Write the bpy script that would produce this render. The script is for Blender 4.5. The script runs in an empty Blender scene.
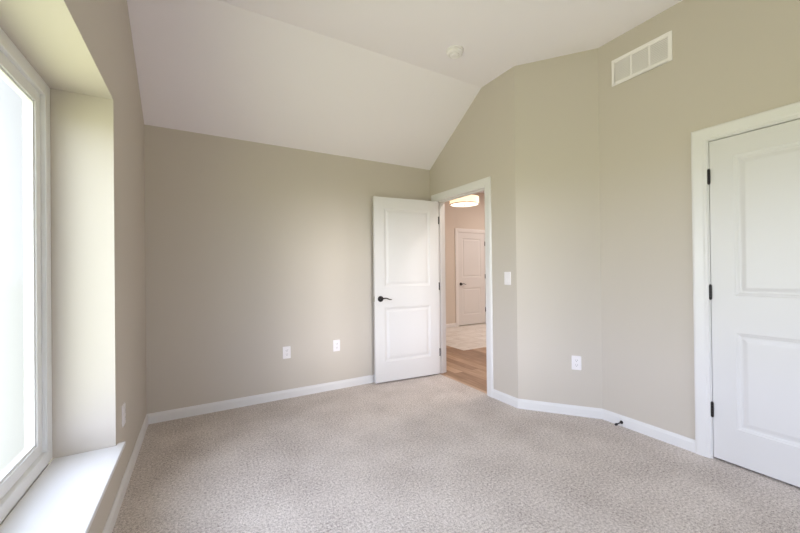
import bpy, bmesh, math
from mathutils import Vector, Matrix
S = bpy.context.scene
COL = S.collection

# ------------------------------------------------------------------ camera
YAW, ROLL, PITCH, FPX, CAMH, SHIFT = 0.5195, -0.0110, 0.0045, 350.72, 1.2281, 2.144
cd = bpy.data.cameras.new('camera')
cam = bpy.data.objects.new('camera', cd); COL.objects.link(cam)
cd.sensor_width = 36.0; cd.lens = FPX / 800 * 36.0; cd.shift_y = SHIFT / 800
cd.clip_start = 0.02; cd.clip_end = 200
F = Vector((math.sin(YAW), math.cos(YAW), 0)); R = Vector((math.cos(YAW), -math.sin(YAW), 0)); U = Vector((0, 0, 1))
F, U = F*math.cos(PITCH)+U*math.sin(PITCH), U*math.cos(PITCH)-F*math.sin(PITCH)
Rc = R*math.cos(ROLL)+U*math.sin(ROLL); Uc = -R*math.sin(ROLL)+U*math.cos(ROLL)
m = Matrix((Rc, Uc, -F)).transposed().to_4x4(); m.translation = Vector((0, 0, CAMH))
cam.matrix_world = m
S.camera = cam

# ------------------------------------------------------------------ world: bright overcast sky over lawn
SKY, GROUND = 8.8, 4.5
w = bpy.data.worlds.new('sky'); S.world = w; w.use_nodes = True
nt = w.node_tree; nt.nodes.clear()
out = nt.nodes.new('ShaderNodeOutputWorld'); bg = nt.nodes.new('ShaderNodeBackground')
tc = nt.nodes.new('ShaderNodeTexCoord'); sep = nt.nodes.new('ShaderNodeSeparateXYZ')
mr = nt.nodes.new('ShaderNodeMapRange'); ramp = nt.nodes.new('ShaderNodeValToRGB')
mr.inputs['From Min'].default_value = -1; mr.inputs['From Max'].default_value = 1
nt.links.new(tc.outputs['Generated'], sep.inputs[0]); nt.links.new(sep.outputs['Z'], mr.inputs['Value'])
nt.links.new(mr.outputs[0], ramp.inputs[0]); nt.links.new(ramp.outputs[0], bg.inputs['Color'])
nt.links.new(bg.outputs[0], out.inputs['Surface'])
g = GROUND/SKY
cr = ramp.color_ramp
cr.elements[0].position = 0.0; cr.elements[0].color = (0.97*g, 1.0*g, 0.64*g, 1)
cr.elements[1].position = 1.0; cr.elements[1].color = (0.48, 0.54, 0.70, 1)
e = cr.elements.new(0.485); e.color = (0.97*g, 1.0*g, 0.66*g, 1)
e = cr.elements.new(0.62); e.color = (0.82, 0.88, 1.08, 1)
e = cr.elements.new(0.505); e.color = (0.88, 0.92, 1.08, 1)
# sky shaped brighter to the west (-X), so jamb and back-left corner stay darker
SIDE = 0.5
neg = nt.nodes.new('ShaderNodeMapRange'); neg.inputs['From Min'].default_value = -0.15; neg.inputs['From Max'].default_value = -0.85
neg.interpolation_type = 'SMOOTHSTEP'
neg.inputs['To Min'].default_value = SIDE*SKY; neg.inputs['To Max'].default_value = SKY
# and dimmed to the north (+Y), so the view through the glass clips less
nor = nt.nodes.new('ShaderNodeMapRange'); nor.inputs['From Min'].default_value = 0.45; nor.inputs['From Max'].default_value = 0.92
nor.interpolation_type = 'SMOOTHSTEP'; nor.inputs['To Min'].default_value = 1.0; nor.inputs['To Max'].default_value = 0.25
mul = nt.nodes.new('ShaderNodeMath'); mul.operation = 'MULTIPLY'
nt.links.new(sep.outputs['X'], neg.inputs['Value']); nt.links.new(sep.outputs['Y'], nor.inputs['Value'])
# pale tint mixed over sky and ground on that side, hiding the green
hz = nt.nodes.new('ShaderNodeMapRange'); hz.interpolation_type = 'SMOOTHSTEP'; hz.inputs['From Min'].default_value = 0.45; hz.inputs['From Max'].default_value = 0.88
hz.inputs['To Min'].default_value = 0.0; hz.inputs['To Max'].default_value = 0.85
hm = nt.nodes.new('ShaderNodeMix'); hm.data_type = 'RGBA'; hm.inputs[7].default_value = (0.84, 0.86, 0.90, 1)
nt.links.new(sep.outputs['Y'], hz.inputs['Value']); nt.links.new(hz.outputs[0], hm.inputs[0]); nt.links.new(ramp.outputs[0], hm.inputs[6]); nt.links.new(hm.outputs[2], bg.inputs['Color'])
nt.links.new(neg.outputs[0], mul.inputs[0]); nt.links.new(nor.outputs[0], mul.inputs[1]); nt.links.new(mul.outputs[0], bg.inputs['Strength'])

# daylight portals in the window openings (they only guide the sky light)
def portal(name, loc, rot, sx, sy):
    l = bpy.data.lights.new(name, 'AREA'); l.shape = 'RECTANGLE'; l.size = sx; l.size_y = sy
    l.cycles.is_portal = True
    o = bpy.data.objects.new(name, l); COL.objects.link(o); o.location = loc; o.rotation_euler = rot
WIN0, WIN1, WZ0, WZ1 = 0.20, 2.312, 0.338, 2.130
YF = -2.00
FW0, FW1, FZ0, FZ1 = 0.58, 2.48, 0.25, 2.15       # added window in the wall behind the camera (X and Z range)
portal('window_daylight', (-0.70, (WIN0+WIN1)/2, (WZ0+WZ1)/2), (0, -math.pi/2, 0), WZ1-WZ0, WIN1-WIN0)

portal('added_rear_daylight', ((FW0+FW1)/2, YF-0.20, (FZ0+FZ1)/2), (math.pi/2, 0, 0), FW1-FW0, FZ1-FZ0)  # portal of the added rear window
# added low, hazy sun through the added rear window, brightening back wall and door
sl_ = bpy.data.lights.new('added_hazy_sun', 'SUN'); sl_.energy = 1.4; sl_.angle = math.radians(9); sl_.color = (1.0, 0.94, 0.95)
so_ = bpy.data.objects.new('added_hazy_sun', sl_); COL.objects.link(so_)
so_.rotation_euler = Vector((0.03, 1.0, -0.05)).to_track_quat('-Z', 'Y').to_euler()
# added fill lights, out of sight under the hall ceiling, to brighten the hall
def fill_lamp(name, loc, power, col, size):
    l = bpy.data.lights.new(name, 'AREA'); l.shape = 'DISK'; l.size = size; l.energy = power; l.color = col
    o = bpy.data.objects.new(name, l); COL.objects.link(o); o.location = loc
fill_lamp('hall_fill_light', (3.3, 2.6, 2.93), 16, (1.0, 0.91, 0.83), 0.3)
fill_lamp('foyer_fill_light', (5.9, 4.3, 2.93), 34, (1.0, 0.91, 0.83), 0.4)

S.view_settings.view_transform = 'Standard'; S.view_settings.look = 'None'
S.view_settings.gamma = 1.0; S.view_settings.use_curve_mapping = False
S.view_settings.exposure = 0.42
S.cycles.max_bounces = 14; S.cycles.diffuse_bounces = 10; S.cycles.transparent_max_bounces = 12
S.cycles.caustics_reflective = False; S.cycles.caustics_refractive = False
S.cycles.sample_clamp_indirect = 8.0
S.cycles.use_denoising = True

# ------------------------------------------------------------------ materials
def mat(name, col, rough=0.6, metal=0.0, spec=0.5):
    M = bpy.data.materials.new(name); M.use_nodes = True
    b = M.node_tree.nodes['Principled BSDF']
    b.inputs['Base Color'].default_value = (*col, 1); b.inputs['Roughness'].default_value = rough
    b.inputs['Metallic'].default_value = metal; b.inputs['Specular IOR Level'].default_value = spec
    return M
def nodes(M): return M.node_tree.nodes, M.node_tree.links, M.node_tree.nodes['Principled BSDF']
def noise_bump(M, scale, dist, strength=0.3, detail=4):
    n, l, b = nodes(M)
    t = n.new('ShaderNodeTexCoord'); no = n.new('ShaderNodeTexNoise'); bu = n.new('ShaderNodeBump')
    no.inputs['Scale'].default_value = scale; no.inputs['Detail'].default_value = detail
    bu.inputs['Distance'].default_value = dist; bu.inputs['Strength'].default_value = strength
    l.new(t.outputs['Object'], no.inputs['Vector']); l.new(no.outputs['Fac'], bu.inputs['Height']); l.new(bu.outputs[0], b.inputs['Normal'])
    return t, no, bu
def ramp_node(n, stops):
    r = n.new('ShaderNodeValToRGB')
    r.color_ramp.elements[0].position = stops[0][0]; r.color_ramp.elements[0].color = (*stops[0][1], 1)
    r.color_ramp.elements[1].position = stops[-1][0]; r.color_ramp.elements[1].color = (*stops[-1][1], 1)
    for p, c in stops[1:-1]:
        e = r.color_ramp.elements.new(p); e.color = (*c, 1)
    return r

WALL = mat('greige_wall_paint', (0.59, 0.54, 0.482), 0.62, spec=0.35); noise_bump(WALL, 160, 0.0008, 0.12)
HALLW = mat('glow_lightened_hall_paint', (0.66, 0.60, 0.54), 0.65, spec=0.3); noise_bump(HALLW, 160, 0.0008, 0.12)  # wall paint lightened: the fixture's glow on hall walls is put into the colour
CEIL = mat('white_ceiling_paint', (0.91, 0.87, 0.93), 0.9, spec=0.15); noise_bump(CEIL, 120, 0.001, 0.15)
TRIM = mat('white_trim_enamel', (0.77, 0.76, 0.765), 0.35)
DOOR = mat('white_door_enamel', (0.72, 0.71, 0.715), 0.38); noise_bump(DOOR, 60, 0.0005, 0.06)
VINYL = mat('white_window_vinyl', (0.80, 0.80, 0.80), 0.35)
PLATE = mat('white_plate_plastic', (0.86, 0.83, 0.85), 0.3)
SLOT = mat('dark_slot', (0.03, 0.03, 0.03), 0.6)
BRONZE = mat('oil_rubbed_bronze', (0.030, 0.026, 0.028), 0.34, 0.6)
NICKEL = mat('brushed_nickel', (0.45, 0.43, 0.40), 0.3, 1.0)
VENTM = mat('white_vent_enamel', (0.92, 0.89, 0.90), 0.45)
DARK = mat('grey_duct', (0.50, 0.48, 0.48), 0.9)
RUBBER = mat('white_rubber', (0.7, 0.7, 0.7), 0.6)

GLASS = bpy.data.materials.new('window_glass'); GLASS.use_nodes = True
n, l = GLASS.node_tree.nodes, GLASS.node_tree.links; n.clear()
o_ = n.new('ShaderNodeOutputMaterial'); mx = n.new('ShaderNodeMixShader'); tr = n.new('ShaderNodeBsdfTransparent')
gl = n.new('ShaderNodeBsdfGlossy'); fr = n.new('ShaderNodeFresnel'); gl.inputs['Roughness'].default_value = 0.0
tr.inputs['Color'].default_value = (0.95, 0.97, 0.96, 1); 
ge = n.new('ShaderNodeNewGeometry'); ir = n.new('ShaderNodeMapRange'); ir.inputs['To Min'].default_value = 1.45; ir.inputs['To Max'].default_value = 1/1.45
l.new(ge.outputs['Backfacing'], ir.inputs['Value']); l.new(ir.outputs[0], fr.inputs['IOR'])
l.new(fr.outputs[0], mx.inputs[0]); l.new(tr.outputs[0], mx.inputs[1]); l.new(gl.outputs[0], mx.inputs[2]); l.new(mx.outputs[0], o_.inputs['Surface'])

# carpet: plush pile, tufts in mixed greys and taupes
CARPET = mat('taupe_plush_carpet', (0.4, 0.37, 0.34), 0.95, spec=0.1)
n, l, b = nodes(CARPET)
t = n.new('ShaderNodeTexCoord')
fine = n.new('ShaderNodeTexNoise'); fine.inputs['Scale'].default_value = 200; fine.inputs['Detail'].default_value = 4; fine.inputs['Roughness'].default_value = 0.75
mid = n.new('ShaderNodeTexNoise'); mid.inputs['Scale'].default_value = 80; mid.inputs['Detail'].default_value = 4
big = n.new('ShaderNodeTexNoise'); big.inputs['Scale'].default_value = 3.0; big.inputs['Detail'].default_value = 3
vor = n.new('ShaderNodeTexVoronoi'); vor.inputs['Scale'].default_value = 150
for q in (fine, mid, big, vor): l.new(t.outputs['Object'], q.inputs['Vector'])
a1 = n.new('ShaderNodeMath'); a1.operation = 'MULTIPLY_ADD'; a1.inputs[1].default_value = 0.55; l.new(fine.outputs['Fac'], a1.inputs[0])
a2 = n.new('ShaderNodeMath'); a2.operation = 'MULTIPLY_ADD'; a2.inputs[1].default_value = 0.33; a2.inputs[2].default_value = 0.0; l.new(mid.outputs['Fac'], a2.inputs[0])
a3 = n.new('ShaderNodeMath'); a3.operation = 'MULTIPLY_ADD'; a3.inputs[1].default_value = 0.12; l.new(big.outputs['Fac'], a3.inputs[0])
l.new(a2.outputs[0], a3.inputs[2]); l.new(a3.outputs[0], a1.inputs[2])
cr_ = ramp_node(n, [(0.34, (0.08, 0.06, 0.052)), (0.43, (0.40, 0.35, 0.325)), (0.52, (0.67, 0.61, 0.575)), (0.63, (0.88, 0.82, 0.785))])
l.new(a1.outputs[0], cr_.inputs[0]); l.new(cr_.outputs[0], b.inputs['Base Color'])
bu = n.new('ShaderNodeBump'); bu.inputs['Distance'].default_value = 0.006; bu.inputs['Strength'].default_value = 0.4
ad = n.new('ShaderNodeMath'); ad.operation = 'SUBTRACT'; l.new(a1.outputs[0], ad.inputs[0]); l.new(vor.outputs['Distance'], ad.inputs[1])
l.new(ad.outputs[0], bu.inputs['Height']); l.new(bu.outputs[0], b.inputs['Normal'])

# wood planks running along Y
WOOD = mat('oak_plank_floor', (0.4, 0.25, 0.15), 0.4)
n, l, b = nodes(WOOD)
t = n.new('ShaderNodeTexCoord'); mp = n.new('ShaderNodeMapping'); mp.inputs['Rotation'].default_value = (0, 0, math.pi/2)
br = n.new('ShaderNodeTexBrick'); br.inputs['Scale'].default_value = 1.0; br.inputs['Brick Width'].default_value = 1.1; br.inputs['Row Height'].default_value = 0.125
br.inputs['Mortar Size'].default_value = 0.0018; br.inputs['Color1'].default_value = (0.0, 0, 0, 1); br.inputs['Color2'].default_value = (1, 1, 1, 1); br.inputs['Mortar'].default_value = (0.1, 0.1, 0.1, 1)
br.offset = 0.37
mp2 = n.new('ShaderNodeMapping'); mp2.inputs['Scale'].default_value = (16, 1.3, 1)
gr = n.new('ShaderNodeTexNoise'); gr.inputs['Scale'].default_value = 3; gr.inputs['Detail'].default_value = 8; gr.inputs['Distortion'].default_value = 0.4
l.new(t.outputs['Object'], mp.inputs[0]); l.new(mp.outputs[0], br.inputs['Vector']); l.new(t.outputs['Object'], mp2.inputs[0]); l.new(mp2.outputs[0], gr.inputs['Vector'])
mm = n.new('ShaderNodeMath'); mm.operation = 'MULTIPLY_ADD'; mm.inputs[1].default_value = 0.50; l.new(br.outputs['Color'], mm.inputs[0])
m2 = n.new('ShaderNodeMath'); m2.operation = 'MULTIPLY'; m2.inputs[1].default_value = 0.60; l.new(gr.outputs['Fac'], m2.inputs[0]); l.new(m2.outputs[0], mm.inputs[2])
cr_ = ramp_node(n, [(0.18, (0.16, 0.09, 0.05)), (0.45, (0.36, 0.225, 0.145)), (0.80, (0.60, 0.43, 0.31))])
l.new(mm.outputs[0], cr_.inputs[0]); l.new(cr_.outputs[0], b.inputs['Base Color'])

# pale stone tile
TILE = mat('pale_stone_tile', (0.7, 0.66, 0.6), 0.35)
n, l, b = nodes(TILE)
t = n.new('ShaderNodeTexCoord')
br = n.new('ShaderNodeTexBrick'); br.inputs['Scale'].default_value = 1.0; br.inputs['Brick Width'].default_value = 0.61; br.inputs['Row Height'].default_value = 0.305
br.inputs['Mortar Size'].default_value = 0.004; br.inputs['Color1'].default_value = (0.74, 0.71, 0.68, 1); br.inputs['Color2'].default_value = (0.82, 0.80, 0.78, 1); br.inputs['Mortar'].default_value = (0.46, 0.42, 0.38, 1)
ns = n.new('ShaderNodeTexNoise'); ns.inputs['Scale'].default_value = 4; ns.inputs['Detail'].default_value = 7; ns.inputs['Distortion'].default_value = 1.2
mxc = n.new('ShaderNodeMix'); mxc.data_type = 'RGBA'; mxc.blend_type = 'MULTIPLY'; mxc.inputs['Factor'].default_value = 0.5
r2 = ramp_node(n, [(0.3, (0.7, 0.66, 0.62)), (0.6, (1, 1, 1))])
l.new(t.outputs['Object'], br.inputs['Vector']); l.new(t.outputs['Object'], ns.inputs['Vector']); l.new(ns.outputs['Fac'], r2.inputs[0])
l.new(br.outputs['Color'], mxc.inputs[6]); l.new(r2.outputs[0], mxc.inputs[7]); l.new(mxc.outputs[2], b.inputs['Base Color'])

def emis(name, col, strength):
    M = mat(name, (0.8, 0.78, 0.72), 0.6); b = M.node_tree.nodes['Principled BSDF']
    b.inputs['Emission Color'].default_value = (*col, 1); b.inputs['Emission Strength'].default_value = strength
    return M
SHADE = emis('lit_fabric_shade', (1.0, 0.72, 0.42), 1.0)
DIFF = emis('lit_glass_diffuser', (1.0, 0.84, 0.66), 1.6)

# ------------------------------------------------------------------ helpers
def obj(name, bm, m, parent=None, loc=None, rotz=0, smooth=False, bevel=0, mw=None):
    bmesh.ops.remove_doubles(bm, verts=bm.verts, dist=1e-5)
    bmesh.ops.recalc_face_normals(bm, faces=bm.faces)
    me = bpy.data.meshes.new(name); bm.to_mesh(me); bm.free()
    if smooth:
        for p in me.polygons: p.use_smooth = True
    me.materials.append(m)
    o = bpy.data.objects.new(name, me); COL.objects.link(o)
    if parent: o.parent = parent
    if loc is not None: o.location = loc
    if rotz: o.rotation_euler = (0, 0, rotz)
    if mw is not None: o.matrix_world = mw
    if bevel:
        md = o.modifiers.new('bevel', 'BEVEL'); md.width = bevel; md.segments = 2; md.limit_method = 'ANGLE'; md.angle_limit = math.radians(40)
    return o
def struct(o, label=None):
    o['kind'] = 'structure'
    if label: o['label'] = label
    return o
def thing(name, label, cat, mw, group=None):
    o = bpy.data.objects.new(name, None); COL.objects.link(o); o.empty_display_size = 0.1
    o.matrix_world = mw; o['label'] = label; o['category'] = cat
    if group: o['group'] = group
    return o
def box(bm, x0, x1, y0, y1, z0, z1, M=None):
    vs = [bm.verts.new(Vector(p) if M is None else M @ Vector(p)) for p in
          [(x0,y0,z0),(x1,y0,z0),(x1,y1,z0),(x0,y1,z0),(x0,y0,z1),(x1,y0,z1),(x1,y1,z1),(x0,y1,z1)]]
    for f in [(0,3,2,1),(4,5,6,7),(0,1,5,4),(1,2,6,5),(2,3,7,6),(3,0,4,7)]: bm.faces.new([vs[i] for i in f])
def cyl(bm, p0, p1, r0, r1=None, seg=24):
    p0, p1 = Vector(p0), Vector(p1); r1 = r0 if r1 is None else r1
    d = (p1-p0); q = Vector((0,0,1)).rotation_difference(d.normalized()).to_matrix()
    A = [bm.verts.new(p0+q @ Vector((r0*math.cos(2*math.pi*i/seg), r0*math.sin(2*math.pi*i/seg), 0))) for i in range(seg)]
    B = [bm.verts.new(p1+q @ Vector((r1*math.cos(2*math.pi*i/seg), r1*math.sin(2*math.pi*i/seg), 0))) for i in range(seg)]
    for i in range(seg): bm.faces.new([A[i], A[(i+1)%seg], B[(i+1)%seg], B[i]])
    bm.faces.new(A[::-1]); bm.faces.new(B)
def lathe(bm, prof, seg=48, axis='Z'):
    closed = prof[0] == prof[-1]
    rings = []
    for r, z in prof:
        ring = []
        for i in range(seg):
            a = 2*math.pi*i/seg
            p = Vector((r*math.cos(a), r*math.sin(a), z))
            if axis == 'Y': p = Vector((p.x, p.z, p.y))
            ring.append(bm.verts.new(p))
        rings.append(ring)
    for A, B in zip(rings, rings[1:]):
        for i in range(seg): bm.faces.new([A[i], A[(i+1)%seg], B[(i+1)%seg], B[i]])
    if closed: return
    if prof[0][0] > 1e-6: bm.faces.new(rings[0])
    if prof[-1][0] > 1e-6: bm.faces.new(rings[-1][::-1])
def tube(bm, pts, radii, seg=12, flat=1.0):
    rings = []
    for i, p in enumerate(pts):
        p = Vector(p); a = Vector(pts[max(i-1, 0)]); c = Vector(pts[min(i+1, len(pts)-1)])
        t = (c-a).normalized(); up = Vector((0, 0, 1)); s = t.cross(up).normalized(); u2 = s.cross(t)
        rings.append([bm.verts.new(p + s*radii[i]*flat*math.cos(2*math.pi*k/seg) + u2*radii[i]*math.sin(2*math.pi*k/seg)) for k in range(seg)])
    for A, B in zip(rings, rings[1:]):
        for k in range(seg): bm.faces.new([A[k], A[(k+1)%seg], B[(k+1)%seg], B[k]])
    bm.faces.new(rings[0]); bm.faces.new(rings[-1][::-1])
def frame(p, sdir):
    """local frame of a wall: x along the wall (sdir), y out of the wall towards the room's right-hand side, z up"""
    s = Vector((*sdir, 0)).normalized(); nn = Vector((0, 0, 1)).cross(s)
    M = Matrix((s, nn, Vector((0, 0, 1)))).transposed().to_4x4(); M.translation = Vector(p)
    return M
def wall_bm(p, sdir, length, z0, z1, thick, holes=(), s0=0.0):
    """panel in the local x/z plane at y=0, thickness to -y, with rectangular holes (a,b,za,zb)"""
    M = frame(p, sdir)
    xs = sorted({s0, length, *[h[0] for h in holes], *[h[1] for h in holes]})
    zs = sorted({z0, z1, *[h[2] for h in holes], *[h[3] for h in holes]})
    bm = bmesh.new(); V = {}
    def v(i, j, k):
        if (i, j, k) not in V: V[i, j, k] = bm.verts.new(M @ Vector((xs[i], -thick*k, zs[j])))
        return V[i, j, k]
    solid = {(i, j) for i in range(len(xs)-1) for j in range(len(zs)-1)
             if not any(h[0]-1e-6 <= xs[i] and xs[i+1] <= h[1]+1e-6 and h[2]-1e-6 <= zs[j] and zs[j+1] <= h[3]+1e-6 for h in holes)}
    for i, j in solid:
        for k in (0, 1): bm.faces.new([v(i,j,k), v(i+1,j,k), v(i+1,j+1,k), v(i,j+1,k)])
        for (a, b2), e in (((i-1, j), ((i,j),(i,j+1))), ((i+1, j), ((i+1,j),(i+1,j+1))), ((i, j-1), ((i,j),(i+1,j))), ((i, j+1), ((i,j+1),(i+1,j+1)))):
            if (a, b2) not in solid:
                bm.faces.new([v(*e[0],0), v(*e[1],0), v(*e[1],1), v(*e[0],1)])
    return bm
def prism(bm, pts, z0, z1):
    A = [bm.verts.new((x, y, z0)) for x, y in pts]; B = [bm.verts.new((x, y, z1)) for x, y in pts]
    bm.faces.new(A[::-1]); bm.faces.new(B)
    for i in range(len(pts)): bm.faces.new([A[i], A[(i+1)%len(pts)], B[(i+1)%len(pts)], B[i]])

# ------------------------------------------------------------------ dimensions
XL, YB, XA, XC = -0.382, 3.508, 2.438, 2.845
YAB, YBC, HC, YBR, HB = 2.184, 1.671, 3.028, 2.596, 2.440
D1, D2, DT = 2.551, 3.397, 2.052           # bedroom doorway in wall A
C1, C2 = 0.180, 0.984                      # closet doorway in wall C (Y range)
TW = 0.115
HX1, HY0, HY1, HH = 7.6, 1.9, 5.960, 2.96   # hall

# ------------------------------------------------------------------ floors
bm = bmesh.new(); prism(bm, [(XL-0.05, YF-0.05), (XC+0.05, YF-0.05), (XC+0.05, YBC+0.02), (XA+0.012, YAB+0.02), (XA+0.012, YB+0.05), (XL-0.05, YB+0.05)], -0.10, 0.0)
struct(obj('floor', bm, CARPET), 'taupe plush bedroom carpet')
bm = bmesh.new()
prism(bm, [(XA+0.012, YAB+0.02), (XC+0.05, YBC+0.03), (XC+0.05, HY0-0.05), (HX1, HY0-0.05), (HX1, 4.155), (3.475, 4.155), (3.475, HY1+0.05), (XA+0.012, HY1+0.05)], -0.10, -0.002)
struct(obj('floor_hall', bm, WOOD), 'oak plank hall floor')
bm = bmesh.new(); prism(bm, [(3.475, 4.155), (HX1, 4.155), (HX1, HY1+0.05), (3.475, HY1+0.05)], -0.10, -0.001)
struct(obj('floor_entry', bm, TILE), 'pale stone tile by the far hall door')
bm = bmesh.new(); prism(bm, [(XC+0.05, C1), (XC+TW, C1), (XC+TW, -0.1), (XC+0.9, -0.1), (XC+0.9, YBC), (XC+TW, YBC), (XC+TW, C2), (XC+0.05, C2)], -0.10, 0.0)
struct(obj('floor_closet', bm, CARPET))

# ------------------------------------------------------------------ walls
# left wall (thick, with the deep window recess); local x runs along -Y so local y points to +X
Lw = YB+0.05-(YF-0.1)
def yl(y): return YB+0.05-y
struct(obj('wall_left', wall_bm((XL, YB+0.05, 0), (0, -1), Lw, -0.1, 3.15, 0.31, [(yl(WIN1), yl(WIN0), WZ0-0.025, WZ1)]), WALL))
# the back wall
struct(obj('wall_back', wall_bm((XL-0.1, YB, 0), (1, 0), XA-XL+0.1, -0.1, HB+0.02, -TW), WALL))
# wall with the doorway (faces -X): local x along +Y
struct(obj('wall_right', wall_bm((XA, YAB, 0), (0, 1), YB+TW-YAB, -0.1, HC+0.1, TW, [(D1-YAB, D2-YAB, -0.1, DT)]), WALL))
# angled wall between doorway and closet
dB = Vector((XC-XA, YBC-YAB)); lB = dB.length; dBn = dB.normalized()
# local x from closet corner to doorway corner so that local y... thickness goes to the hall side
bm = bmesh.new()
nB = Vector((-dBn.y, dBn.x))   # points to the hall side (+x,+y)
q = [(XA, YAB), (XC, YBC), (XC+TW, YBC), (XC+TW, YBC+0.06), (XA+TW, YAB+0.06), (XA+TW, YAB)]
prism(bm, q, -0.1, HC+0.1)
struct(obj('wall_corner', bm, WALL))
struct(obj('wall_closet', wall_bm((XC, YF-0.1, 0), (0, 1), YBC-(YF-0.1), -0.1, HC+0.1, TW, [(C1-(YF-0.1), C2-(YF-0.1), -0.1, DT)]), WALL))
# wall behind the camera
struct(obj('wall_front', wall_bm((XC+TW, YF, 0), (-1, 0), XC+TW-XL+0.1, -0.1, 3.15, -0.16, [(XC+TW-FW1, XC+TW-FW0, FZ0, FZ1)]), WALL))
# ceiling: flat part and the slope down to the back wall
bm = bmesh.new(); prism(bm, [(XL-0.05, YF-0.05), (XC+0.05, YF-0.05), (XC+0.05, YBC+0.10), (XA+0.10, YAB+0.10), (XA+0.05, YBR), (XL-0.05, YBR)], HC, HC+0.1)
struct(obj('ceiling', bm, CEIL))
bm = bmesh.new()
sl = (HC-HB)/(YB-YBR)
P = [(YBR, HC), (YB+0.05, HB-0.05*sl), (YB+0.05, HB+0.12), (YBR, HC+0.1)]
A = [bm.verts.new((XL-0.05, y, z)) for y, z in P]; B = [bm.verts.new((XA+0.05, y, z)) for y, z in P]
bm.faces.new(A); bm.faces.new(B[::-1])
for i in range(4): bm.faces.new([A[i], A[(i+1)%4], B[(i+1)%4], B[i]])
struct(obj('ceiling_slope', bm, CEIL))
# hall shell
struct(obj('wall_hall_back', wall_bm((XA+TW, HY1, 0), (1, 0), HX1-XA-TW, -0.1, HH+0.1, -0.1, [(4.842-XA-TW, 5.652-XA-TW, -0.1, DT)]), HALLW))
struct(obj('wall_hall_left', wall_bm((XA+TW, YB+TW, 0), (0, 1), HY1+0.1-YB-TW, -0.1, HH+0.1, -0.1), HALLW))
bm = bmesh.new(); box(bm, HX1, HX1+0.1, HY0-0.1, HY1+0.1, -0.1, HH+0.1); struct(obj('wall_hall_right', bm, HALLW))
bm = bmesh.new(); box(bm, XC+TW, HX1+0.1, HY0-0.1, HY0, -0.1, HH+0.1); struct(obj('wall_hall_front', bm, HALLW))
bm = bmesh.new(); prism(bm, [(XA+0.06, YAB+0.05), (XC+0.06, YBC+0.05), (XC+0.06, HY0-0.1), (HX1+0.1, HY0-0.1), (HX1+0.1, HY1+0.1), (XA+0.06, HY1+0.1)], HH, HH+0.1); struct(obj('ceiling_hall', bm, CEIL))
# closet shell behind the closed door, and the room behind the far door
bm = bmesh.new()
box(bm, XC+0.9, XC+1.0, -0.2, YBC+0.06, -0.1, 2.6); box(bm, XC+TW, XC+0.9, -0.2, -0.1, -0.1, 2.6); box(bm, XC+TW, XC+0.9, YBC, YBC+0.06, -0.1, 2.6); box(bm, XC+TW, XC+1.0, -0.2, YBC+0.06, 2.6, 2.7)
struct(obj('wall_closet_inside', bm, WALL))
bm = bmesh.new(); box(bm, 4.6, 5.9, HY1+0.5, HY1+0.6, -0.1, 2.3); box(bm, 4.6, 5.9, HY1+0.09, HY1+0.6, -0.12, -0.005); box(bm, 4.6, 5.9, HY1+0.09, HY1+0.6, 2.3, 2.4); box(bm, 4.5, 4.6, HY1+0.09, HY1+0.6, -0.12, 2.4); box(bm, 5.9, 6.0, HY1+0.09, HY1+0.6, -0.12, 2.4)
struct(obj('wall_hall_beyond', bm, HALLW))

# ------------------------------------------------------------------ baseboards
BH, BT = 0.082, 0.014
def baseboard(name, pts):
    """pts: polyline on the wall face, room on the LEFT of the direction of travel"""
    pts = [Vector(p) for p in pts]; bm = bmesh.new()
    prof = [(0, 0), (BT, 0), (BT, BH-0.022), (BT-0.003, BH-0.014), (BT-0.006, BH-0.008), (BT-0.009, BH), (0, BH)]
    rings = []
    for i, p in enumerate(pts):
        ds = []
        if i > 0: ds.append((pts[i]-pts[i-1]).normalized())
        if i < len(pts)-1: ds.append((pts[i+1]-pts[i]).normalized())
        ns_ = [Vector((-d.y, d.x)) for d in ds]
        nn = ns_[0] if len(ns_) == 1 else (ns_[0]+ns_[1])/(1+ns_[0].dot(ns_[1]))
        rings.append([bm.verts.new((p.x+nn.x*t, p.y+nn.y*t, z)) for t, z in prof])
    for A, B in zip(rings, rings[1:]):
        for i in range(len(prof)): bm.faces.new([A[i], A[(i+1)%len(prof)], B[(i+1)%len(prof)], B[i]])
    bm.faces.new(rings[0]); bm.faces.new(rings[-1][::-1])
    return struct(obj(name, bm, TRIM))
CW = 0.081; RV = -0.013
baseboard('baseboard_left', [(XL, YB-BT*0), (XL, YF)])
baseboard('baseboard_back', [(XA, YB), (XL, YB)])
baseboard('baseboard_right', [(XC, C2+CW+RV), (XC, YBC), (XA, YAB), (XA, D1-CW-RV)])
baseboard('baseboard_closet', [(XC, YF), (XC, C1-CW-RV)])
baseboard('baseboard_front', [(XL, YF), (XC, YF)])
baseboard('baseboard_hall_left', [(XA+TW, HY1), (XA+TW, D2+CW+RV)][::-1][::-1])
baseboard('baseboard_hall', [(4.842-CW-RV, HY1), (XA+TW, HY1)])
baseboard('baseboard_hall_right', [(HX1, HY1), (5.652+CW+RV, HY1)])

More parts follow.
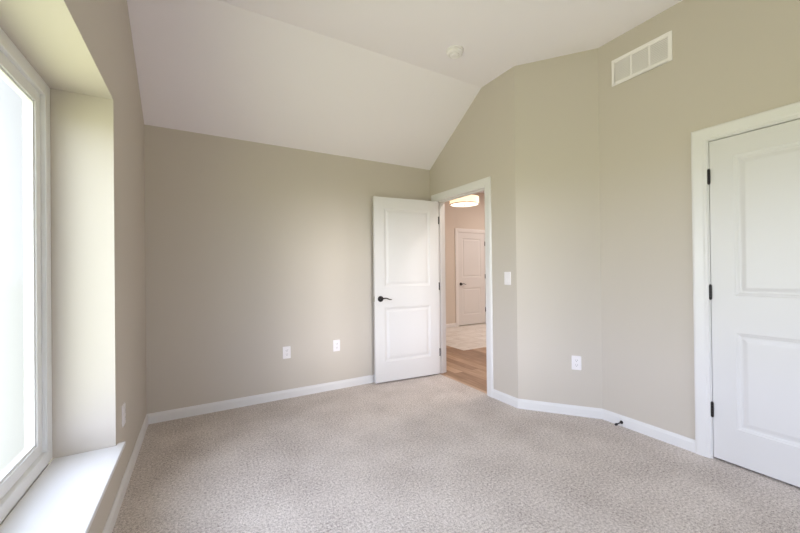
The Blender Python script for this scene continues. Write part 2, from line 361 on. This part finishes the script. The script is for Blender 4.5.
# ------------------------------------------------------------------ door casings and jambs
def casing(name, p, sdir, s0, s1, zt, parent=None):
    """p,sdir = wall frame (local y = out of the wall). opening s0..s1, top zt"""
    M = frame(p, sdir); bm = bmesh.new()
    prof = [(0, 0), (0, 0.009), (0.006, 0.012), (0.016, 0.012), (0.024, 0.0155), (0.045, 0.0175), (0.062, 0.019), (CW-0.008, 0.019), (CW, 0.014), (CW, 0)]
    rings = []
    s0 -= RV; s1 += RV; zt += RV
    for k in range(4):
        ring = []
        for d, t in prof:
            x = s0-d if k < 2 else s1+d; z = 0 if k in (0, 3) else zt+d
            ring.append(bm.verts.new(M @ Vector((x, t, z))))
        rings.append(ring)
    for A, B in zip(rings, rings[1:]):
        for i in range(len(prof)): bm.faces.new([A[i], A[(i+1)%len(prof)], B[(i+1)%len(prof)], B[i]])
    bm.faces.new(rings[0]); bm.faces.new(rings[-1][::-1])
    return struct(obj(name, bm, TRIM, parent))
def jamb(name, p, sdir, s0, s1, zt, depth, stop_at):
    """lining inside an opening, local y from 0 to -depth, with a stop strip at stop_at"""
    M = frame(p, sdir); bm = bmesh.new(); T = 0.018
    for a, b2 in ((s0-0.001, s0+T), (s1-T, s1+0.001)): box(bm, a, b2, -depth, 0, 0, zt, M)
    box(bm, s0+T, s1-T, -depth, 0, zt-T, zt+0.001, M)
    a0, a1 = stop_at
    for a, b2 in ((s0+T, s0+T+0.011), (s1-T-0.011, s1-T)): box(bm, a, b2, -a1, -a0, 0, zt-T, M)
    box(bm, s0+T+0.011, s1-T-0.011, -a1, -a0, zt-T-0.011, zt-T, M)
    return struct(obj(name, bm, TRIM, bevel=0.001))
# bedroom doorway: room face normal -X -> local x along +Y gives n = Z x Y = -X
casing('trim_1', (XA, 0, 0), (0, 1), D1, D2, DT)
casing('trim_2', (XA+TW, 0, 0), (0, -1), -D2, -D1, DT)
jamb('trim_3', (XA-0.0005, 0, 0), (0, 1), D1, D2, DT, TW+0.001, (0.040, 0.075))
casing('trim_4', (XC, 0, 0), (0, 1), C1, C2, DT)
jamb('trim_5', (XC-0.0005, 0, 0), (0, 1), C1, C2, DT, TW+0.001, (0.040, 0.075))
casing('trim_6', (10, HY1, 0), (-1, 0), 10-5.652, 10-4.842, DT)
jamb('trim_7', (10, HY1-0.0005, 0), (-1, 0), 10-5.652, 10-4.842, DT, 0.10, (0.040, 0.075))

# ------------------------------------------------------------------ doors
def door_slab(w_, h_, t_):
    """local x 0..w from the hinge edge, y 0..t thick, z 0..h; two recessed moulded panels per side"""
    bm = bmesh.new(); st = 0.115
    pan = [(st, w_-st, 0.215, 0.808), (st, w_-st, 1.035, h_-0.118)]
    xs = [0, st, w_-st, w_]; zs = [0, pan[0][2], pan[0][3], pan[1][2], pan[1][3], h_]
    for side in (0, 1):
        y = 0 if side == 0 else t_; sg = 1 if side == 0 else -1
        for i in range(3):
            for j in range(5):
                if i == 1 and j in (1, 3): continue
                bm.faces.new([bm.verts.new(v) for v in ((xs[i], y, zs[j]), (xs[i+1], y, zs[j]), (xs[i+1], y, zs[j+1]), (xs[i], y, zs[j+1]))])
        for x0, x1, z0, z1 in pan:
            prev = None
            for ins, dep in ((0, 0), (0.005, 0.0035), (0.012, 0.0050), (0.020, 0.0095), (0.030, 0.0095), (0.050, 0.0040), (0.056, 0.0035)):
                ring = [bm.verts.new((a, y+sg*dep, c)) for a, c in ((x0+ins, z0+ins), (x1-ins, z0+ins), (x1-ins, z1-ins), (x0+ins, z1-ins))]
                if prev:
                    for k in range(4): bm.faces.new([prev[k], prev[(k+1)%4], ring[(k+1)%4], ring[k]])
                prev = ring
            bm.faces.new(prev)
    for j in range(5):
        for x in (0, w_): bm.faces.new([bm.verts.new(v) for v in ((x, 0, zs[j]), (x, t_, zs[j]), (x, t_, zs[j+1]), (x, 0, zs[j+1]))])
    for i in range(3):
        for z in (0, h_): bm.faces.new([bm.verts.new(v) for v in ((xs[i], 0, z), (xs[i+1], 0, z), (xs[i+1], t_, z), (xs[i], t_, z))])
    return bm
def hinge_bm(x=0.0, y=0.0, z=0.0):
    bm = bmesh.new()
    for k in range(5): cyl(bm, (x, y, z-0.045+k*0.018+0.0006), (x, y, z-0.045+(k+1)*0.018-0.0006), 0.0078, seg=14)
    cyl(bm, (x, y, z-0.050), (x, y, z+0.050), 0.0045, seg=10)
    return bm
def lever(parent, x, y, z, out, side):
    """rose and lever on a door face; out = +-1 along local y, side = +-1 lever direction along x"""
    h = bmesh.new(); cyl(h, (x, y, z), (x, y+out*0.008, z), 0.033, 0.031, 32); cyl(h, (x, y+out*0.008, z), (x, y+out*0.016, z), 0.024, 0.014, 28)
    ro = obj('door_handle', h, BRONZE, parent, smooth=False, bevel=0.001)
    ro['label'] = 'dark bronze round rose'
    b2 = bmesh.new(); cyl(b2, (x, y+out*0.010, z), (x, y+out*0.052, z), 0.0095, 0.0095, 18)
    pts, rad = [], []
    for i in range(15):
        u = i/14
        pts.append((x+side*(-0.006+0.118*u), y+out*(0.050-0.006*math.sin(math.pi*u)), z+0.010*math.sin(2*math.pi*u*0.95-0.5)*(0.3+0.9*u)+0.003)); rad.append(0.0085-0.0035*u if u < 0.97 else 0.003)
    tube(b2, pts, rad)
    obj('lever', b2, BRONZE, ro, smooth=True)
DW, DH, DTK = 0.800, 2.015, 0.035
# door_1: bedroom door, open against the back wall
hingeP = Vector((2.4335, 3.345, 0.014))
ang = math.atan2(3.414-3.345, 1.633-2.4335)
def zrot(loc, a): return Matrix.Translation(Vector(loc)) @ Matrix.Rotation(a, 4, 'Z')
# local x -> towards the free edge; room side faces the back wall.  rotation ~175 deg puts local +y towards -Y
d1 = obj('door_1', door_slab(DW, DH, DTK), DOOR)
d1.matrix_world = zrot(hingeP, ang) @ Matrix.Translation((0, -DTK, 0))   # local y 0..t spans away from camera; front face is y=t
struct(d1, 'open white two-panel bedroom door standing against the back wall')
for z in (0.24, 1.02, 1.80):
    hb = hinge_bm(-0.006, -0.004, z)
    box(hb, -0.0025, 0.0002, -0.002, 0.030, z-0.045, z+0.045)
    inv = d1.matrix_world.inverted()                      # the leaf screwed to the jamb
    zz = z+hingeP.z; box(hb, XA+0.001, XA+0.034, D2-0.0205, D2-0.0185, zz-0.045, zz+0.045, inv)
    obj('hinge', hb, BRONZE, d1, bevel=0)
lever(d1, DW-0.066, DTK, 0.905, 1, -1); lever(d1, DW-0.066, 0.0, 0.905, -1, -1)
b2 = bmesh.new(); box(b2, DW-0.0005, DW+0.0018, 0.005, 0.030, 0.877, 0.933); box(b2, DW, DW+0.011, 0.011, 0.024, 0.894, 0.916)
obj('latch_plate', b2, NICKEL, d1)
# door_2: closet door, closed, hinges on the far side
d2 = obj('door_2', door_slab(0.762, DH, DTK), DOOR)
d2.matrix_world = Matrix.Translation((XC+0.003, C2-0.018-0.003, 0.014)) @ Matrix.Rotation(-math.pi/2, 4, 'Z')
# local x -> -Y ; local y -> +X
struct(d2, 'closed white two-panel closet door at the right edge')
for z in (0.302, 1.052, 1.792):
    obj('hinge', hinge_bm(-0.002, -0.0065, z), BRONZE, d2)
lever(d2, 0.762-0.066, 0.0, 0.905, -1, -1)
# door_3: far door across the hall
wd = 5.652-4.842-0.036-0.006
d3 = obj('door_3', door_slab(wd, DH, DTK), DOOR)
d3.matrix_world = Matrix.Translation((5.652-0.018-0.003, HY1+0.003, 0.018)) @ Matrix.Rotation(math.pi, 4, 'Z') @ Matrix.Translation((0, -DTK, 0))
struct(d3, 'closed white two-panel door at the far side of the hall')
for z in (0.30, 1.05, 1.79):
    obj('hinge', hinge_bm(-0.002, DTK+0.0065, z), BRONZE, d3)
lever(d3, wd-0.066, DTK, 0.895, 1, -1)

# ------------------------------------------------------------------ window_1 (left wall, deep recess)
def window(name, along, depthdir, p0, s_len, z0, z1, splits, sill, label):
    """local x along the wall, local y into the room, glazing plane at y=-0.03, from s 0..s_len"""
    M = frame(p0, along)
    root = bmesh.new()
    OW = 0.060; SD = 0.016
    def ring(bm, a, b, c, d, wdt, y0, y1):
        box(bm, a, a+wdt, y1, y0, c, d, M); box(bm, b-wdt, b, y1, y0, c, d, M)
        box(bm, a+wdt, b-wdt, y1, y0, c, c+wdt, M); box(bm, a+wdt, b-wdt, y1, y0, d-wdt, d, M)
    ring(root, 0, s_len, z0, z1, OW, 0.0, -0.068)
    xs = [0]+splits+[s_len]
    for s in splits: box(root, s-0.035, s+0.035, -0.068, -0.002, z0+OW, z1-OW, M)
    fr_ = struct(obj(name, root, VINYL, bevel=0.003), label)
    for i in range(len(xs)-1):
        a = xs[i]+(OW if i == 0 else 0.035); b2 = xs[i+1]-(OW if i == len(xs)-2 else 0.035)
        c, d = z0+OW, z1-OW
        k = bmesh.new(); ring(k, a+0.0005, b2-0.0005, c+0.0005, d-0.0005, 0.052, -0.018, -0.062)
        sash = obj('window_sash', k, VINYL, fr_, bevel=0.002)
        k = bmesh.new(); ring(k, a+0.052, b2-0.052, c+0.052, d-0.052, 0.010, -0.026, -0.050)
        obj('glazing_bead', k, VINYL, sash, bevel=0.003)
        k = bmesh.new(); box(k, a+0.060, b2-0.060, -0.040, -0.036, c+0.060, d-0.060, M)
        obj('window_pane', k, GLASS, sash)
    return fr_
W1 = window('window_1', (0, -1), None, (-0.622, WIN1-0.001, 0), WIN1-WIN0-0.002, WZ0, WZ1-0.001, [1.056], True, 'tall white framed window in the deep left recess')
W2 = window('added_rear_window', (1, 0), None, (FW0+0.001, YF-0.06, 0), FW1-FW0-0.002, FZ0, FZ1, [(FW1-FW0)/2], False, 'added unseen window behind the camera')  # added to light the back wall and the open door
bm = bmesh.new()
prism(bm, [(-0.6215, WIN0+0.001), (XL+0.0005, WIN0+0.001), (XL+0.0005, WIN0-0.036), (XL+0.036, WIN0-0.036), (XL+0.036, WIN1+0.036), (XL+0.0005, WIN1+0.036), (XL+0.0005, WIN1-0.001), (-0.6215, WIN1-0.001)], WZ0-0.022, WZ0)
obj('window_sill', bm, TRIM, W1, bevel=0.004)

# ------------------------------------------------------------------ electrical plates
def rounded(bm, w_, h_, t_, r, M=None, seg=5, y0=0.0, inset=0.0025):
    def loop(dw, y):
        out_ = []
        for cx, cz, a0 in ((w_/2-r, h_/2-r, 0), (-w_/2+r, h_/2-r, 90), (-w_/2+r, -h_/2+r, 180), (w_/2-r, -h_/2+r, 270)):
            for i in range(seg+1):
                a = math.radians(a0+90*i/seg); out_.append(bm.verts.new((cx+(r-dw)*math.cos(a), y, cz+(r-dw)*math.sin(a))))
        return out_
    L = [loop(0, y0), loop(0, y0+t_*0.45), loop(min(inset, r*0.8), y0+t_)]
    for A, B in zip(L, L[1:]):
        for i in range(len(A)): bm.faces.new([A[i], A[(i+1)%len(A)], B[(i+1)%len(A)], B[i]])
    bm.faces.new(L[0]); bm.faces.new(L[-1][::-1])
def outlet(label, mw, group=None):
    t = thing('wall_outlet', label, 'outlet', mw, group)
    bm = bmesh.new(); rounded(bm, 0.074, 0.118, 0.0065, 0.006); obj('cover_plate', bm, PLATE, t)
    for s in (-1, 1):
        bm = bmesh.new(); rounded(bm, 0.034, 0.029, 0.0025, 0.010, y0=0.0063, inset=0.001)
        for v in bm.verts: v.co.z += s*0.0195
        rc = obj('receptacle', bm, PLATE, t)
        bm = bmesh.new(); z = s*0.0195
        box(bm, -0.0085, -0.0062, 0.0085, 0.0092, z-0.001, z+0.008); box(bm, 0.0062, 0.0085, 0.0085, 0.0092, z, z+0.007); cyl(bm, (0, 0.0085, z-0.007), (0, 0.0092, z-0.007), 0.0026, seg=12)
        obj('slots', bm, SLOT, rc)
    bm = bmesh.new(); cyl(bm, (0, 0.0063, 0), (0, 0.0075, 0), 0.003, seg=14); obj('screw', bm, PLATE, t)
    return t
fBack = lambda x, z: frame((x, YB, z), (-1, 0))         # faces -Y
outlet('white duplex outlet low on the back wall, the left one of the two', fBack(0.730, 0.4425), None)
outlet('white duplex outlet low on the back wall, the one nearer the open door', fBack(1.2345, 0.451), None)
outlet('white outlet on the left wall just past the window recess, seen edge-on', frame((XL, 2.515, 0.425), (0, -1)))
MB = frame((2.728, 1.8185, 0.439), (-dBn.x, -dBn.y))
# make sure it lies on the angled wall plane
tt = (Vector((2.728, 1.8185))-Vector((XA, YAB))).dot(dBn); pB = Vector((XA, YAB))+dBn*tt
MB.translation = Vector((pB.x, pB.y, 0.439))
outlet('white duplex outlet low on the angled wall between the doorway and the vent wall', MB)
MS = frame((XA, 2.288, 1.143), (0, 1))
t = thing('light_switch', 'white rocker light switch on the wall just right of the bedroom doorway', 'light switch', MS)
bm = bmesh.new(); rounded(bm, 0.074, 0.118, 0.0065, 0.006); obj('cover_plate', bm, PLATE, t)
bm = bmesh.new()
vs = [bm.verts.new(v) for v in [(-0.0165, 0.0060, -0.033), (0.0165, 0.0060, -0.033), (0.0165, 0.0060, 0.033), (-0.0165, 0.0060, 0.033), (-0.0165, 0.0115, -0.033), (0.0165, 0.0115, -0.033), (0.0165, 0.0072, 0.0), (-0.0165, 0.0072, 0.0), (0.0165, 0.0078, 0.033), (-0.0165, 0.0078, 0.033)]]
for f in [(0,1,2,3),(0,1,5,4),(4,5,6,7),(7,6,8,9),(3,2,8,9),(1,2,8,6,5),(0,3,9,7,4)]: bm.faces.new([vs[i] for i in f])
obj('rocker', bm, PLATE, t)
for s in (-1, 1):
    bm = bmesh.new(); cyl(bm, (0, 0.0063, s*0.048), (0, 0.0074, s*0.048), 0.003, seg=12); obj('screw', bm, PLATE, t)

# ------------------------------------------------------------------ return air vent high on the closet wall
MV = frame((XC, 1.357, 2.760), (0, 1))
t = thing('air_vent', 'white three-section return air vent grille high on the wall above the closet door', 'vent', MV)
VW, VH, FRM = 0.408, 0.204, 0.024
bm = bmesh.new()
def vring(bm, a, b, c, d, wdt, y0, y1):
    box(bm, a, a+wdt, y0, y1, c, d); box(bm, b-wdt, b, y0, y1, c, d); box(bm, a+wdt, b-wdt, y0, y1, c, c+wdt); box(bm, a+wdt, b-wdt, y0, y1, d-wdt, d)
vring(bm, -VW/2, VW/2, -VH/2, VH/2, FRM, 0.0, 0.009)
secw = (VW-2*FRM-2*0.012)/3
for k in (0, 1):
    x = -VW/2+FRM+secw*(k+1)+0.012*k; box(bm, x, x+0.012, 0.0, 0.008, -VH/2+FRM, VH/2-FRM)
obj('frame', bm, VENTM, t, bevel=0.002)
bm = bmesh.new(); box(bm, -VW/2+FRM, VW/2-FRM, -0.001, 0.0004, -VH/2+FRM, VH/2-FRM); obj('backing', bm, DARK, t)
for k in range(3):
    x = -VW/2+FRM+k*(secw+0.012); bm = bmesh.new(); nl = 13; hh = VH-2*FRM
    for j in range(nl):
        z = -hh/2+hh*(j+0.5)/nl
        vs = [(x, 0.0005, z+0.0055), (x, 0.0055, z-0.0058), (x, 0.0062, z-0.0052), (x, 0.0012, z+0.0061)]
        A = [bm.verts.new(v) for v in vs]; B = [bm.verts.new((v[0]+secw, v[1], v[2])) for v in vs]
        bm.faces.new(A); bm.faces.new(B[::-1])
        for q in range(4): bm.faces.new([A[q], A[(q+1)%4], B[(q+1)%4], B[q]])
    obj('louvres', bm, VENTM, t)
for s in (-1, 1):
    bm = bmesh.new(); cyl(bm, (s*(VW/2-0.011), 0.0088, 0), (s*(VW/2-0.011), 0.0102, 0), 0.004, seg=14); obj('screw', bm, VENTM, t)

# ------------------------------------------------------------------ smoke detector
t = thing('smoke_detector', 'round white smoke detector on the flat part of the ceiling', 'smoke detector', Matrix.Translation((1.835, 2.262, HC)))
bm = bmesh.new(); lathe(bm, [(0.0, 0.0), (0.072, 0.0), (0.072, -0.008), (0.068, -0.011), (0.0, -0.011)]); obj('mounting_plate', bm, PLATE, t, smooth=False)
bm = bmesh.new(); lathe(bm, [(0.0, -0.011), (0.063, -0.011), (0.064, -0.020), (0.060, -0.032), (0.050, -0.038), (0.046, -0.038), (0.044, -0.035), (0.036, -0.035), (0.034, -0.041), (0.024, -0.045), (0.0, -0.046)]); obj('housing', bm, PLATE, t, smooth=False)
bm = bmesh.new(); cyl(bm, (0.015, -0.012, -0.0445), (0.015, -0.012, -0.048), 0.009, seg=20); obj('test_button', bm, PLATE, t)

# ------------------------------------------------------------------ door stop on the baseboard
MD = frame((XC-BT, 1.519, 0.031), (0, 1))
t = thing('door_stop', 'small dark door stop sticking out of the baseboard left of the closet door', 'door stop', MD)
bm = bmesh.new(); cyl(bm, (0, 0, 0), (0, 0.006, 0), 0.013, 0.011, 20); obj('base', bm, BRONZE, t)
bm = bmesh.new(); cyl(bm, (0, 0.006, 0), (0, 0.066, 0), 0.0048, seg=14); obj('rod', bm, BRONZE, t)
bm = bmesh.new(); cyl(bm, (0, 0.066, 0), (0, 0.080, 0), 0.0095, 0.0085, 20); obj('tip', bm, BRONZE, t)

# ------------------------------------------------------------------ hall light
LX, LY, LZ = 4.195, 4.95, 2.405
t = thing('ceiling_light', 'glowing white drum ceiling light in the hall beyond the doorway', 'ceiling light', Matrix.Translation((LX, LY, LZ)))
RR, RH = 0.262, 0.130
bm = bmesh.new(); lathe(bm, [(RR, 0.012), (RR, RH), (RR-0.004, RH), (RR-0.004, 0.012), (RR, 0.012)], 64)
obj('drum_shade', bm, SHADE, t, smooth=False)
bm = bmesh.new(); lathe(bm, [(RR+0.001, 0.0), (RR+0.001, 0.014), (RR-0.012, 0.014), (RR-0.012, 0.0), (RR+0.001, 0.0)], 64)
obj('trim_band', bm, NICKEL, t)
bm = bmesh.new(); lathe(bm, [(0, 0.004), (0.16, 0.006), (RR-0.012, 0.009), (RR-0.012, 0.012), (0, 0.010)], 64); obj('diffuser', bm, DIFF, t)
bm = bmesh.new(); lathe(bm, [(0, -0.022), (0.006, -0.020), (0.009, -0.014), (0.006, -0.008), (0.016, -0.003), (0.018, 0.004), (0, 0.004)], 24); obj('finial', bm, NICKEL, t)
bm = bmesh.new(); cyl(bm, (0, 0, 0.02), (0, 0, HH-LZ-0.02), 0.008, seg=16); obj('rod', bm, NICKEL, t)
bm = bmesh.new(); lathe(bm, [(0, HH-LZ-0.025), (0.055, HH-LZ-0.022), (0.065, HH-LZ-0.002), (0.065, HH-LZ), (0, HH-LZ)], 32); obj('canopy', bm, NICKEL, t)
